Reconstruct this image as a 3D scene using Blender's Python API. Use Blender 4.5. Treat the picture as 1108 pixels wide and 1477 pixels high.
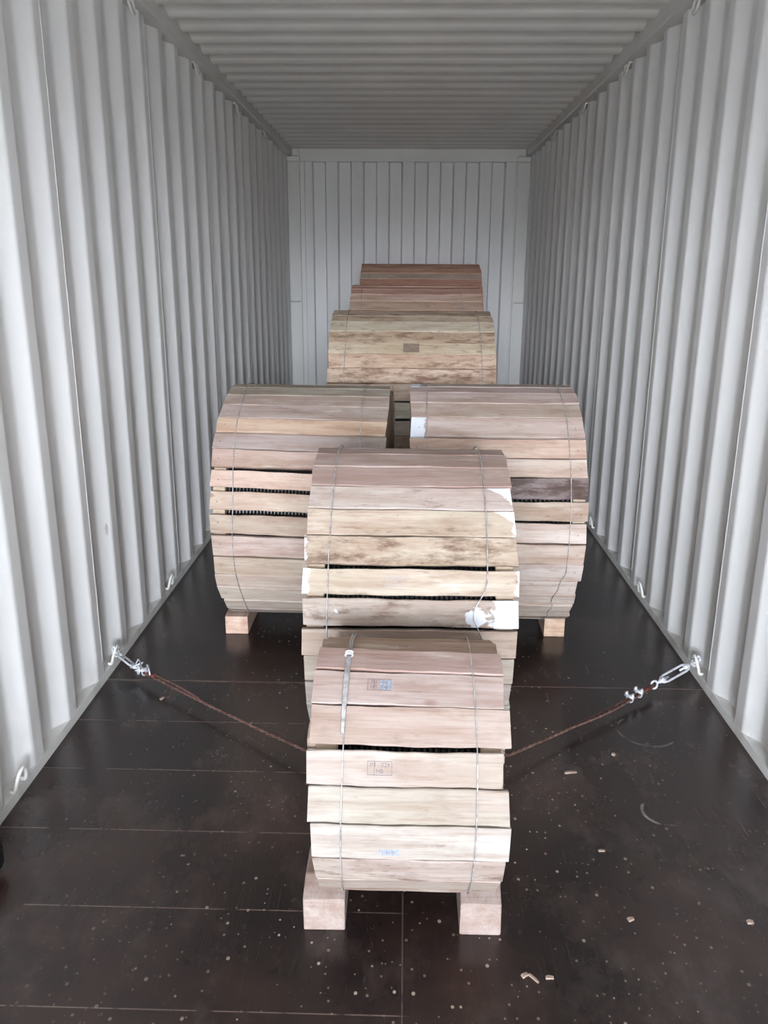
import bpy, bmesh, math, random
from mathutils import Matrix, Vector, Euler

# ------------------------------------------------------------------ clear
for o in list(bpy.data.objects):
    bpy.data.objects.remove(o, do_unlink=True)
SC = bpy.context.scene
COL = SC.collection
random.seed(7)

# ------------------------------------------------------------------ camera
cam_d = bpy.data.cameras.new('camera')
cam = bpy.data.objects.new('camera', cam_d)
COL.objects.link(cam)
cam_d.sensor_fit = 'VERTICAL'
cam_d.sensor_height = 24.0
cam_d.lens = 1197.0 / 1477.0 * 24.0
cam_d.clip_start = 0.02
Rv = Vector((0.99964605, 0.02592755, 0.0059619))
Uv = Vector((-0.01292593, 0.27746826, 0.96064785))
Fv = Vector((-0.02325301, 0.96038488, -0.27770519))
cam.matrix_world = Matrix(((Rv.x, Uv.x, -Fv.x, -0.0072),
                           (Rv.y, Uv.y, -Fv.y, 0.0),
                           (Rv.z, Uv.z, -Fv.z, 1.5489),
                           (0, 0, 0, 1)))
SC.camera = cam

# ------------------------------------------------------------------ daylight
DOOR_Y = -3.4            # open door end of the container, behind the camera
END_Y = 8.65             # closed end
SKY_HORIZON = 11.0; SKY_LOW = 84.0; SKY_HIGH = 10.5   # dimmed horizon, added bright band, overhead; shaped to light the far end
W = bpy.data.worlds.new('overcast_sky')
SC.world = W
W.use_nodes = True
nt = W.node_tree
bg = nt.nodes['Background']
bg.inputs[0].default_value = (0.87, 0.925, 1.0, 1)
# overcast sky, brightest in a band low over the horizon, dimmer overhead
_tc = nt.nodes.new('ShaderNodeTexCoord'); _sx = nt.nodes.new('ShaderNodeSeparateXYZ')
nt.links.new(_tc.outputs['Generated'], _sx.inputs[0])
_mr = nt.nodes.new('ShaderNodeMapRange'); _mr.interpolation_type = 'SMOOTHSTEP'
_mr.inputs[1].default_value = 0.08; _mr.inputs[2].default_value = 0.30
_mr.inputs[3].default_value = SKY_LOW; _mr.inputs[4].default_value = SKY_HIGH
nt.links.new(_sx.outputs[2], _mr.inputs[0])
_m2 = nt.nodes.new('ShaderNodeMapRange'); _m2.interpolation_type = 'SMOOTHSTEP'
_m2.inputs[1].default_value = 0.015; _m2.inputs[2].default_value = 0.09
_m2.inputs[3].default_value = SKY_HORIZON
nt.links.new(_sx.outputs[2], _m2.inputs[0]); nt.links.new(_mr.outputs[0], _m2.inputs[4])
nt.links.new(_m2.outputs[0], bg.inputs[1])
pl = bpy.data.lights.new('door_daylight', 'AREA')
pl.shape = 'RECTANGLE'; pl.size = 2.3; pl.size_y = 2.6
pl.cycles.is_portal = True
po = bpy.data.objects.new('door_daylight', pl)
COL.objects.link(po)
po.location = (0, DOOR_Y - 0.02, 1.32)
po.rotation_euler = (math.pi / 2, 0, math.pi)
po.rotation_euler = Vector((0, 1, 0)).to_track_quat('-Z', 'Y').to_euler()

SC.view_settings.view_transform = 'Standard'
SC.view_settings.look = 'None'
SC.view_settings.exposure = -0.06
SC.view_settings.gamma = 1.0
SC.view_settings.use_curve_mapping = False
try:
    SC.cycles.max_bounces = 24
    SC.cycles.diffuse_bounces = 16
except Exception:
    pass

# ------------------------------------------------------------------ helpers
def lin(c):
    return tuple((x / 12.92 if x <= 0.04045 else ((x + 0.055) / 1.055) ** 2.4) for x in c[:3]) + (1.0,)

def link(name, me, mat=None, parent=None):
    o = bpy.data.objects.new(name, me)
    COL.objects.link(o)
    if mat is not None and me is not None:
        for m in (mat if isinstance(mat, (list, tuple)) else [mat]):
            me.materials.append(m)
    if parent is not None:
        o.parent = parent
    return o

def empty(name, loc, rz=0.0):
    o = bpy.data.objects.new(name, None)
    COL.objects.link(o)
    o.location = loc
    o.rotation_euler = (0, 0, rz)
    o.empty_display_size = 0.1
    return o

def tag(o, label=None, cat=None, group=None, kind=None):
    if label: o['label'] = label
    if cat: o['category'] = cat
    if group: o['group'] = group
    if kind: o['kind'] = kind
    return o

def finish(bm, name, smooth=False):
    me = bpy.data.meshes.new(name)
    bmesh.ops.recalc_face_normals(bm, faces=bm.faces)
    if smooth:
        for f in bm.faces: f.smooth = True
    bm.to_mesh(me); bm.free()
    return me

def add_box(bm, x0, x1, y0, y1, z0, z1, bevel=0.0):
    r = bmesh.ops.create_cube(bm, size=1.0)
    vs = r['verts']
    for v in vs:
        v.co = Vector(((x0 + x1) / 2 + v.co.x * (x1 - x0), (y0 + y1) / 2 + v.co.y * (y1 - y0), (z0 + z1) / 2 + v.co.z * (z1 - z0)))
    if bevel:
        es = list({e for v in vs for e in v.link_edges})
        bmesh.ops.bevel(bm, geom=es, offset=bevel, segments=2, affect='EDGES', profile=0.5)

def add_prism(bm, poly, axis, a, b):
    """poly: 2D points extruded along axis 'x' or 'y' or 'z' from a to b."""
    def P(u, v, w):
        return {'x': (w, u, v), 'y': (u, w, v), 'z': (u, v, w)}[axis]
    A = [bm.verts.new(P(u, v, a)) for u, v in poly]
    B = [bm.verts.new(P(u, v, b)) for u, v in poly]
    n = len(poly)
    for i in range(n):
        bm.faces.new((A[i], A[(i + 1) % n], B[(i + 1) % n], B[i]))
    bm.faces.new(A[::-1]); bm.faces.new(B)

def add_tube(bm, pts, r, seg=8, closed=False, radii=None):
    pts = [Vector(p) for p in pts]
    n = len(pts)
    rings = []
    prev = None
    for i in range(n):
        if closed:
            t = (pts[(i + 1) % n] - pts[i - 1]).normalized()
        else:
            t = (pts[min(i + 1, n - 1)] - pts[max(i - 1, 0)]).normalized()
        if prev is None:
            up = Vector((0, 0, 1)) if abs(t.z) < 0.9 else Vector((1, 0, 0))
            a = t.cross(up).normalized()
        else:
            a = (prev - t * prev.dot(t)).normalized()
        prev = a
        b = t.cross(a)
        rr = radii[i] if radii else r
        rings.append([bm.verts.new(pts[i] + (a * math.cos(2 * math.pi * k / seg) + b * math.sin(2 * math.pi * k / seg)) * rr) for k in range(seg)])
    m = n if closed else n - 1
    for i in range(m):
        A, B = rings[i], rings[(i + 1) % n]
        for k in range(seg):
            bm.faces.new((A[k], A[(k + 1) % seg], B[(k + 1) % seg], B[k]))
    if not closed:
        bm.faces.new(rings[0][::-1]); bm.faces.new(rings[-1])

def add_lathe_x(bm, prof, seg=64, cz=0.0):
    """closed profile list of (x, r), revolved about the X axis at height cz."""
    rings = []
    for x, r in prof:
        rings.append([bm.verts.new((x, -r * math.cos(2 * math.pi * k / seg), cz + r * math.sin(2 * math.pi * k / seg))) for k in range(seg)])
    for i in range(len(prof)):
        A, B = rings[i], rings[(i + 1) % len(prof)]
        for k in range(seg):
            bm.faces.new((A[k], A[(k + 1) % seg], B[(k + 1) % seg], B[k]))

# ------------------------------------------------------------------ node helper
class NT:
    def __init__(s, name):
        s.m = bpy.data.materials.new(name); s.m.use_nodes = True
        s.t = s.m.node_tree; s.b = s.t.nodes['Principled BSDF']
    def n(s, kind, **kw):
        x = s.t.nodes.new(kind)
        for k, v in kw.items():
            if k.startswith('i_'):
                x.inputs[k[2:].replace('_', ' ')].default_value = v
            else:
                setattr(x, k, v)
        return x
    def l(s, a, b): s.t.links.new(a, b)
    def math(s, op, a, b=None, c=None, clamp=False):
        x = s.t.nodes.new('ShaderNodeMath'); x.operation = op; x.use_clamp = clamp
        for i, v in enumerate((a, b, c)):
            if v is None: continue
            if isinstance(v, (int, float)): x.inputs[i].default_value = v
            else: s.l(v, x.inputs[i])
        return x.outputs[0]
    def mix(s, f, a, b, blend='MIX'):
        x = s.t.nodes.new('ShaderNodeMix'); x.data_type = 'RGBA'; x.blend_type = blend
        for sock, v in ((x.inputs[0], f), (x.inputs[6], a), (x.inputs[7], b)):
            if isinstance(v, (int, float)): sock.default_value = v
            elif isinstance(v, tuple): sock.default_value = v
            else: s.l(v, sock)
        return x.outputs[2]
    def noise(s, vec, scale, detail=4, rough=0.55):
        x = s.n('ShaderNodeTexNoise'); x.inputs['Scale'].default_value = scale
        x.inputs['Detail'].default_value = detail; x.inputs['Roughness'].default_value = rough
        s.l(vec, x.inputs['Vector']); return x.outputs[0]
    def step(s, v, a, b, lo=0.0, hi=1.0):
        x = s.n('ShaderNodeMapRange'); x.interpolation_type = 'SMOOTHSTEP'
        s.l(v, x.inputs[0]); x.inputs[1].default_value = a; x.inputs[2].default_value = b
        x.inputs[3].default_value = lo; x.inputs[4].default_value = hi
        return x.outputs[0]
    def scale(s, vec, sc):
        x = s.n('ShaderNodeMapping'); s.l(vec, x.inputs[0]); x.inputs['Scale'].default_value = sc
        return x.outputs[0]

# ---- container paint: off-white semi-gloss with faint grime
def mk_paint(name, col, scuff=0.5, rough=0.42):
    g = NT(name)
    co = g.n('ShaderNodeTexCoord').outputs['Object']
    n1 = g.noise(g.scale(co, (1, 1, .35)), 2.2, 4)
    base = g.mix(g.step(n1, .35, .75, 0, .5), lin(col), lin(tuple(c * .93 for c in col)))
    n2 = g.noise(g.scale(co, (9, 9, 3.2)), 2.4, 5, .6)
    n3 = g.noise(co, 1.7, 2)
    sc_ = g.math('MULTIPLY', g.step(n2, .69, .73), g.step(n3, .5, .6))
    base = g.mix(g.math('MULTIPLY', sc_, scuff), base, lin((.42, .40, .40)))
    # dusty smears low on the sheet
    sx = g.n('ShaderNodeSeparateXYZ'); g.l(co, sx.inputs[0])
    low = g.step(sx.outputs[2], .32, .0)
    n4 = g.noise(g.scale(co, (4, 4, 2)), 2.0, 4)
    base = g.mix(g.math('MULTIPLY', g.math('MULTIPLY', low, g.step(n4, .45, .7)), .4), base, lin((.60, .57, .52)))
    g.l(base, g.b.inputs['Base Color'])
    g.b.inputs['Roughness'].default_value = rough
    bp = g.n('ShaderNodeBump'); bp.inputs['Strength'].default_value = .05; bp.inputs['Distance'].default_value = .01
    g.l(g.noise(co, 18, 2), bp.inputs['Height']); g.l(bp.outputs[0], g.b.inputs['Normal'])
    return g.m
M_WALL = mk_paint('wall_paint', (.885, .885, .885))
M_ROOF = mk_paint('roof_paint', (.90, .90, .885), 0.15, .5)
M_RAIL = mk_paint('rail_paint', (.86, .86, .85), .2)
M_RING = mk_paint('ring_paint', (.86, .86, .85), .1)

# ---- floor: dark phenolic brown plywood
def mk_floor():
    g = NT('floor_plywood')
    co = g.n('ShaderNodeTexCoord').outputs['Object']
    sx = g.n('ShaderNodeSeparateXYZ'); g.l(co, sx.inputs[0]); X, Y = sx.outputs[0], sx.outputs[1]
    big = g.noise(co, 1.9, 4, .6)
    base = g.mix(g.step(big, .35, .68), lin((.14, .112, .112)), lin((.225, .168, .15)))
    gr = g.noise(g.scale(co, (70, 1.6, 1)), 3, 4, .6)
    base = g.mix(g.step(gr, .58, .8, 0, .32), base, lin((.36, .30, .28)))
    sm = g.noise(g.scale(co, (2.6, 1.6, 1)), 1.9, 7, .68)
    base = g.mix(g.step(sm, .48, .72, 0, .24), base, lin((.45, .40, .38)))
    rot = g.n('ShaderNodeMapping'); g.l(co, rot.inputs[0]); rot.inputs['Rotation'].default_value = (0, 0, .42); rot.inputs['Scale'].default_value = (34, 1.5, 1)
    scr = g.noise(rot.outputs[0], 1.6, 2, .5)
    base = g.mix(g.math('MULTIPLY', g.step(scr, .735, .76), g.step(X, .2, .5)), base, lin((.36, .31, .30)))
    nz = g.noise(co, 14, 3)
    # cross seams and screw lines every 0.3 m, stronger left of centre
    def line(coord, pos, w):
        d = g.math('ABSOLUTE', g.math('SUBTRACT', coord, pos))
        return g.step(d, w, w * .35)
    seam = line(g.math('ADD', Y, g.math('MULTIPLY', g.noise(co, 3, 1), .004)), 2.935, .0032)
    dust = g.mix(0.0, lin((.52, .45, .42)), lin((.5, .45, .42)))
    dash = g.step(g.noise(g.scale(co, (9, .01, 1)), 1.4, 3, .6), .40, .5)
    fr = g.math('ABSOLUTE', g.math('SUBTRACT', g.math('FRACT', g.math('DIVIDE', g.math('SUBTRACT', Y, 2.775 - .3 * 20), .3)), .5))
    small = g.step(g.math('MULTIPLY', fr, .3), .0022, .0007)
    leftm = g.step(X, .03, -.02)
    ylim = g.math('MULTIPLY', g.step(Y, 2.99, 2.96), g.step(Y, -.4, -.3))
    small = g.math('MULTIPLY', g.math('MULTIPLY', small, leftm), g.math('MULTIPLY', dash, ylim))
    base = g.mix(g.math('MULTIPLY', seam, .85), base, dust)
    base = g.mix(g.math('MULTIPLY', small, .75), base, dust)
    far = g.math('MULTIPLY', line(g.math('FRACT', g.math('DIVIDE', g.math('SUBTRACT', Y, .535), 2.4)), .5, .0012), .0)
    lon = g.math('MULTIPLY', line(X, 0.004, .0022), g.step(g.noise(g.scale(co, (1, 4, 1)), 2, 2), .36, .46))
    base = g.mix(g.math('MULTIPLY', lon, .45), base, dust)
    # sawdust flecks, denser round the middle
    dens = g.step(g.noise(co, 2.3, 3), .42, .6)
    def flecks(sc, th, seed, lo=.72):
        v = g.n('ShaderNodeTexVoronoi'); v.inputs['Scale'].default_value = sc
        mp = g.n('ShaderNodeMapping'); g.l(co, mp.inputs[0]); mp.inputs['Location'].default_value = (seed, seed * 2, 0)
        mp.inputs['Scale'].default_value = (1, .8, 0)
        g.l(mp.outputs[0], v.inputs['Vector'])
        s2 = g.n('ShaderNodeSeparateColor'); g.l(v.outputs['Color'], s2.inputs[0])
        size = g.math('MULTIPLY', s2.outputs[0], th)
        d = g.math('SUBTRACT', v.outputs['Distance'], size)
        on = g.step(g.math('ADD', s2.outputs[1], g.math('MULTIPLY', dens, .35)), lo, lo + .04)
        return g.math('MULTIPLY', g.step(d, .012, -.004), on)
    xx = g.math('ABSOLUTE', g.math('SUBTRACT', X, .05))
    mid = g.step(xx, .95, .2, .12, 1)
    fl = g.math('MULTIPLY', flecks(46, .21, 3.1, .76), mid)
    fl2 = g.math('MULTIPLY', flecks(11, .045, 7.7, .80), g.math('MULTIPLY', mid, .9))
    fl3 = g.math('MULTIPLY', flecks(70, .26, 1.7, .80), mid)
    base = g.mix(g.math('MULTIPLY', fl, .8), base, lin((.72, .66, .60)))
    base = g.mix(g.math('MULTIPLY', fl2, .75), base, lin((.78, .70, .64)))
    base = g.mix(g.math('MULTIPLY', fl3, .5), base, lin((.62, .56, .52)))
    # a pale curved scuff right of the nearest drum
    def arc(cx, cy, r, w, xmax):
        dx = g.math('SUBTRACT', X, cx); dy = g.math('SUBTRACT', Y, cy)
        rr = g.math('SQRT', g.math('ADD', g.math('MULTIPLY', dx, dx), g.math('MULTIPLY', dy, dy)))
        d = g.math('ABSOLUTE', g.math('SUBTRACT', rr, r))
        m = g.math('MULTIPLY', g.step(d, w, w * .2), g.step(g.math('ADD', dx, dy), xmax, xmax - .03))
        return g.math('MULTIPLY', m, g.step(nz, .35, .55))
    base = g.mix(g.math('MULTIPLY', arc(.783, 2.16, .062, .007, .0), .7), base, lin((.62, .60, .60)))
    base = g.mix(g.math('MULTIPLY', arc(.86, 2.62, .10, .006, .03), .3), base, lin((.6, .6, .6)))
    g.l(base, g.b.inputs['Base Color'])
    g.b.inputs['Roughness'].default_value = .25
    bp = g.n('ShaderNodeBump'); bp.inputs['Strength'].default_value = .12; bp.inputs['Distance'].default_value = .003
    g.l(gr, bp.inputs['Height']); g.l(bp.outputs[0], g.b.inputs['Normal'])
    return g.m
M_FLOOR = mk_floor()

# ---- sawn timber: hue from the object's colour, wear from its alpha
def mk_wood(name='sawn_timber', endgrain=False):
    g = NT(name)
    tc = g.n('ShaderNodeTexCoord'); oi = g.n('ShaderNodeObjectInfo')
    off = g.n('ShaderNodeCombineXYZ')
    g.l(g.math('MULTIPLY', oi.outputs['Random'], 37.0), off.inputs[0])
    g.l(g.math('MULTIPLY', oi.outputs['Random'], 91.0), off.inputs[1])
    va = g.n('ShaderNodeVectorMath'); va.operation = 'ADD'
    g.l(tc.outputs['Object'], va.inputs[0]); g.l(off.outputs[0], va.inputs[1])
    co = va.outputs[0]
    c0 = oi.outputs['Color']; dirt = oi.outputs['Alpha']
    if endgrain: s1, s2, s3 = (14, 2, 14), (90, 3, 90), (10, 4, 10)
    else: s1, s2, s3 = (1.6, 13, 13), (5, 110, 110), (4.5, 16, 16)
    n1 = g.noise(g.scale(co, s1), 1.5, 5, .6)
    c = g.mix(g.step(n1, .35, .65, 0, .7), c0, g.mix(1.0, c0, lin((.88, .82, .79)), 'MULTIPLY'))
    n2 = g.noise(g.scale(co, s2), 1.6, 4, .6)
    c = g.mix(g.step(n2, .48, .75, 0, .42), c, g.mix(1.0, c, lin((.86, .78, .70)), 'MULTIPLY'))
    # pale weathering
    n3 = g.noise(g.scale(co, s3), 1.1, 4, .6)
    c = g.mix(g.step(n3, .56, .74, 0, .5), c, g.mix(.55, c, lin((.90, .88, .84))))
    # greenish or pinkish drift along the board
    n5 = g.noise(g.scale(co, (2.2, 3, 3)), 1.0, 2)
    c = g.mix(g.step(n5, .45, .7, 0, .55), c, g.mix(1.0, c, lin((.93, .94, .90)), 'MULTIPLY'))
    n7 = g.noise(g.scale(co, (6, 19, 19)), 1.0, 6, .68)
    c = g.mix(g.step(n7, .47, .68, 0, .55), c, g.mix(1.0, c, lin((.85, .80, .77)), 'MULTIPLY'))
    n8 = g.noise(g.scale(co, (2.5, 60, 60)), 1.2, 4, .65)
    c = g.mix(g.step(n8, .50, .64, 0, .35), c, g.mix(1.0, c, lin((.84, .79, .76)), 'MULTIPLY'))
    # brown rot / mould patches, amount = alpha
    n4 = g.noise(g.scale(co, (7, 22, 22)), 1.25, 7, .72)
    th = g.math('SUBTRACT', .74, g.math('MULTIPLY', dirt, .32))
    m = g.math('MULTIPLY', g.math('SUBTRACT', n4, th), 7.0, clamp=True)
    c = g.mix(g.math('MULTIPLY', m, .72), c, g.mix(1.0, c, lin((.56, .46, .40)), 'MULTIPLY'))
    n6 = g.noise(co, 70, 3, .7)
    m2 = g.math('MULTIPLY', g.step(n6, .64, .74), g.math('MULTIPLY', g.step(g.noise(g.scale(co, (5, 12, 12)), 1.2, 3), .48, .62), g.math('MULTIPLY', dirt, 1.1, clamp=True)))
    c = g.mix(g.math('MULTIPLY', m2, .6), c, lin((.36, .30, .28)))
    # knots
    v = g.n('ShaderNodeTexVoronoi'); v.inputs['Scale'].default_value = 1.0
    g.l(g.scale(co, (5.5, 11, 11) if not endgrain else (6, 6, 6)), v.inputs['Vector'])
    s = g.n('ShaderNodeSeparateColor'); g.l(v.outputs['Color'], s.inputs[0])
    kn = g.math('MULTIPLY', g.step(g.math('ADD', v.outputs['Distance'], g.math('MULTIPLY', n6, .06)), .17, .07), g.math('GREATER_THAN', s.outputs[0], .8))
    c = g.mix(g.math('MULTIPLY', kn, .55), c, lin((.47, .33, .27)))
    # white paint patches (mesh attribute)
    at = g.n('ShaderNodeAttribute'); at.attribute_name = 'paint'
    pm = g.step(g.math('ADD', at.outputs['Fac'], g.math('MULTIPLY', g.math('SUBTRACT', g.noise(tc.outputs['Object'], 38, 4), .5), .55)), .50, .56)
    c = g.mix(pm, c, lin((.84, .85, .88)))
    g.l(c, g.b.inputs['Base Color'])
    g.b.inputs['Roughness'].default_value = .78
    g.b.inputs['Specular IOR Level'].default_value = .25
    bp = g.n('ShaderNodeBump'); bp.inputs['Strength'].default_value = .35; bp.inputs['Distance'].default_value = .002
    g.l(g.math('ADD', n2, n4), bp.inputs['Height']); g.l(bp.outputs[0], g.b.inputs['Normal'])
    return g.m
M_WOOD = mk_wood()
M_BLOCK = mk_wood('block_timber', True)

def plain(name, col, rough=.5, metal=0.0, var=.08, scale=30):
    g = NT(name)
    co = g.n('ShaderNodeTexCoord').outputs['Object']
    n = g.noise(co, scale, 3)
    c = g.mix(g.step(n, .35, .7), lin(col), lin(tuple(max(0, x - var) for x in col)))
    g.l(c, g.b.inputs['Base Color'])
    g.b.inputs['Roughness'].default_value = rough; g.b.inputs['Metallic'].default_value = metal
    return g.m
M_CABLE = plain('black_cable_sheath', (.11, .09, .09), .4)
M_WIRE = plain('galvanised_wire', (.74, .73, .73), .5, .25, .2, 60)
M_ZINC = plain('bright_zinc', (.88, .89, .92), .35, .35, .12, 40)
M_NAIL = plain('nail_iron', (.30, .24, .22), .6, .4)
M_ROPE = plain('rusty_wire_rope', (.44, .33, .30), .7, .1, .12, 50)
M_RED = plain('red_sleeve', (.42, .19, .17), .55, 0, .08)
M_INK = plain('faded_stamp_ink', (.47, .44, .47), .8, 0, .1, 200)
M_BLUEINK = plain('pale_blue_ink', (.60, .62, .67), .8, 0, .08, 150)
M_BLACK = plain('black_plastic', (.075, .075, .095), .5, 0, .02)
M_GROUND = plain('yard_concrete', (.88, .86, .83), .9, 0, .08, 3)
M_CHIP = plain('wood_chip', (.66, .58, .53), .8, 0, .12, 90)

# ================================================================== SETTING
IW = 1.17; DEP = .036; PITCH = .283; RIB0 = 4.27
def corr_profile(y0, y1, inner, outer):
    """inner ribs .072, slope .068, outer flat .075; list of (y, x)"""
    pts = []
    k = math.floor((y0 - RIB0) / PITCH) - 1
    y = RIB0 + k * PITCH
    while y < y1 + PITCH:
        for dy, x in ((-.068, outer), (0, inner), (.072, inner), (.140, outer)):
            pts.append((y + dy, x))
        y += PITCH
    out = []
    for (a, xa), (b, xb) in zip(pts, pts[1:]):
        if b <= y0 or a >= y1: continue
        if not out:
            t = max(0, (y0 - a) / (b - a)) if b > a else 0
            out.append((max(a, y0), xa + (xb - xa) * t))
        if b <= y1: out.append((b, xb))
        else:
            t = (y1 - a) / (b - a); out.append((y1, xa + (xb - xa) * t)); break
    return out

def side_wall(s, name):
    bm = bmesh.new()
    pr = corr_profile(DOOR_Y, END_Y + .06, IW, IW + DEP)
    T = .004
    rd = .011; q = [pr[0]]
    for (a, b, c) in zip(pr, pr[1:], pr[2:]):
        A, B, Cc = Vector(a), Vector(b), Vector(c)
        u, w = (A - B), (Cc - B)
        if u.length < 2.2 * rd or w.length < 2.2 * rd: q.append(b); continue
        p0, p2 = B + u.normalized() * rd, B + w.normalized() * rd
        for t in (0, .25, .5, .75, 1):
            v = p0 * (1 - t) ** 2 + B * (2 * t * (1 - t)) + p2 * t * t
            q.append((v.x, v.y))
    q.append(pr[-1]); pr = q
    rows = []
    for y, x in pr:
        rows.append([bm.verts.new((s * x, y, .0)), bm.verts.new((s * x, y, 2.70)), bm.verts.new((s * (x + T), y, 2.70)), bm.verts.new((s * (x + T), y, .0))])
    for A, B in zip(rows, rows[1:]):
        for k in range(4):
            bm.faces.new((A[k], A[(k + 1) % 4], B[(k + 1) % 4], B[k]))
    bm.faces.new(rows[0]); bm.faces.new(rows[-1][::-1])
    # vertical weld beads where sheets join (every fourth rib)
    k = 0
    y = RIB0 - 5 * PITCH - 4 * PITCH * 6
    while y < END_Y:
        if y > DOOR_Y:
            pts = [(s * (IW + .001), y + .058 + .0012 * math.sin(z * 40), z) for z in [i * .09 for i in range(1, 30)]]
            add_tube(bm, pts, .0025, 5)
        y += 4 * PITCH
    o = link(name, finish(bm, name), M_WALL)
    tag(o, kind='structure'); return o
side_wall(-1, 'wall_left'); side_wall(1, 'wall_right')

def rail(s, name, top):
    bm = bmesh.new()
    y0, y1 = DOOR_Y, END_Y
    if top:
        poly = [(s * 1.125, 2.685), (s * 1.125, 2.628), (s * 1.131, 2.622), (s * 1.211, 2.622), (s * 1.211, 2.72), (s * 1.125, 2.72)]
    else:
        poly = [(s * 1.165, -.03), (s * 1.165, .004), (s * 1.169, .030), (s * 1.211, .034), (s * 1.211, -.03)]
    add_prism(bm, poly, 'y', y0, y1)
    o = link(name, finish(bm, name), M_RAIL); tag(o, kind='structure'); return o
rail(-1, 'trim_1', True); rail(1, 'trim_2', True)
rail(-1, 'baseboard_left', False); rail(1, 'baseboard_right', False)

# roof: transverse corrugations, pitch .222
bm = bmesh.new()
RP = .222
prof = []
yy = DOOR_Y
while yy <= END_Y + .05:
    c = math.cos(2 * math.pi * (yy - (4.28 - RP / 4)) / RP)
    prof.append((yy, 2.694 + .0125 * math.copysign(abs(c) ** .75, c)))
    yy += RP / 16
rows = []
for yy, z in prof:
    rows.append([bm.verts.new((-1.13, yy, z)), bm.verts.new((1.13, yy, z)), bm.verts.new((1.13, yy, z + .003)), bm.verts.new((-1.13, yy, z + .003))])
for A, B in zip(rows, rows[1:]):
    for k in range(4): bm.faces.new((A[k], A[(k + 1) % 4], B[(k + 1) % 4], B[k]))
bm.faces.new(rows[0]); bm.faces.new(rows[-1][::-1])
tag(link('ceiling', finish(bm, 'ceiling'), M_ROOF), kind='structure')

# floor
bm = bmesh.new(); add_box(bm, -1.165, 1.165, DOOR_Y, END_Y + .02, -.028, 0)
tag(link('floor', finish(bm, 'floor'), M_FLOOR), kind='structure')

# end wall: flat margins and 125 mm trapezoid panel between posts
bm = bmesh.new()
PY = END_Y + .012
pts = [(-1.12, PY), (-1.015, PY), (-1.013, PY + .006), (-1.011, PY), (-.940, PY)]
x = -.934; deep = True
pts.append((x - .004, PY))
for i in range(16):
    a, b = (PY, PY + .045) if deep else (PY + .045, PY)
    pts.append((x - .008, a)); pts.append((x + .008, b)); x += .1248; deep = not deep
pts += [(1.040, PY), (1.043, PY + .006), (1.046, PY), (1.12, PY)]
seen = []
for q in pts:
    if not seen or q[0] > seen[-1][0] + 1e-5: seen.append(q)
rows = [[bm.verts.new((x, y, 0)), bm.verts.new((x, y, 2.60)), bm.verts.new((x, y + .003, 2.60)), bm.verts.new((x, y + .003, 0))] for x, y in seen]
for A, B in zip(rows, rows[1:]):
    for k in range(4): bm.faces.new((A[k], A[(k + 1) % 4], B[(k + 1) % 4], B[k]))
bm.faces.new(rows[0]); bm.faces.new(rows[-1][::-1])
tag(link('wall_end', finish(bm, 'wall_end'), M_WALL), kind='structure')
# header, sill, posts with corner castings
bm = bmesh.new(); add_box(bm, -1.055, 1.055, END_Y - .004, END_Y + .07, 2.574, 2.70, .004)
tag(link('trim_3', finish(bm, 'header'), M_RAIL), kind='structure')
bm = bmesh.new(); add_box(bm, -1.055, 1.055, END_Y - .002, END_Y + .07, -.02, .11, .004)
tag(link('baseboard_end', finish(bm, 'sill'), M_RAIL), kind='structure')
for i, s in enumerate((-1, 1)):
    bm = bmesh.new()
    add_box(bm, min(s * 1.057, s * 1.215), max(s * 1.057, s * 1.215), END_Y - .012, END_Y + .07, 0, 2.566, .006)
    add_box(bm, min(s * 1.05, s * 1.215), max(s * 1.05, s * 1.215), END_Y - .008, END_Y + .07, 2.55, 2.715)
    add_box(bm, min(s * 1.052, s * 1.185), max(s * 1.052, s * 1.185), END_Y - .03, END_Y + .07, 2.572, 2.62, .004)
    add_box(bm, min(s * 1.060, s * 1.180), max(s * 1.060, s * 1.180), END_Y - .022, END_Y + .07, 2.624, 2.70, .004)
    tag(link('trim_%d' % (4 + i), finish(bm, 'post'), M_RAIL), kind='structure')
# yard outside the open doors
bm = bmesh.new(); add_box(bm, -60, 60, DOOR_Y - 120, DOOR_Y - .05, -1.4, -1.25)
tag(link('ground', finish(bm, 'ground'), M_GROUND), kind='structure')

# ================================================================== LASHING RINGS
def ring_mesh(s, top):
    bm = bmesh.new()
    n = 14; pts = []
    for i in range(n + 1):
        t = math.pi * i / n
        yy = .036 * math.cos(t); zz = .062 * math.sin(t)
        pts.append((s * (-.006 - .012 * math.sin(t)), yy, (-zz if top else zz)))
    add_tube(bm, pts, .0062, 8)
    zc = -.004 if top else .004
    add_box(bm, -.008, .008, -.044, -.028, zc - .006, zc + .006, .002)
    add_box(bm, -.008, .008, .028, .044, zc - .006, zc + .006, .002)
    return finish(bm, 'lashing_ring', True)
RM = {(s, t): ring_mesh(s, t) for s in (-1, 1) for t in (True, False)}
for m in RM.values(): m.materials.append(M_RING)
ORD = ['nearest', 'second', 'third', 'fourth', 'fifth']
for s in (-1, 1):
    side = 'left' if s < 0 else 'right'
    for k, yy in enumerate((3.815, 4.925, 6.03, 7.15)):
        o = bpy.data.objects.new('lashing_ring', RM[(s, True)]); COL.objects.link(o)
        o.location = (s * 1.160, yy, 2.622)
        tag(o, 'white steel lashing ring under the %s top rail, %s from the viewer' % (side, ORD[k]), 'lashing ring', 'lashing rings along the top rails')
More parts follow.
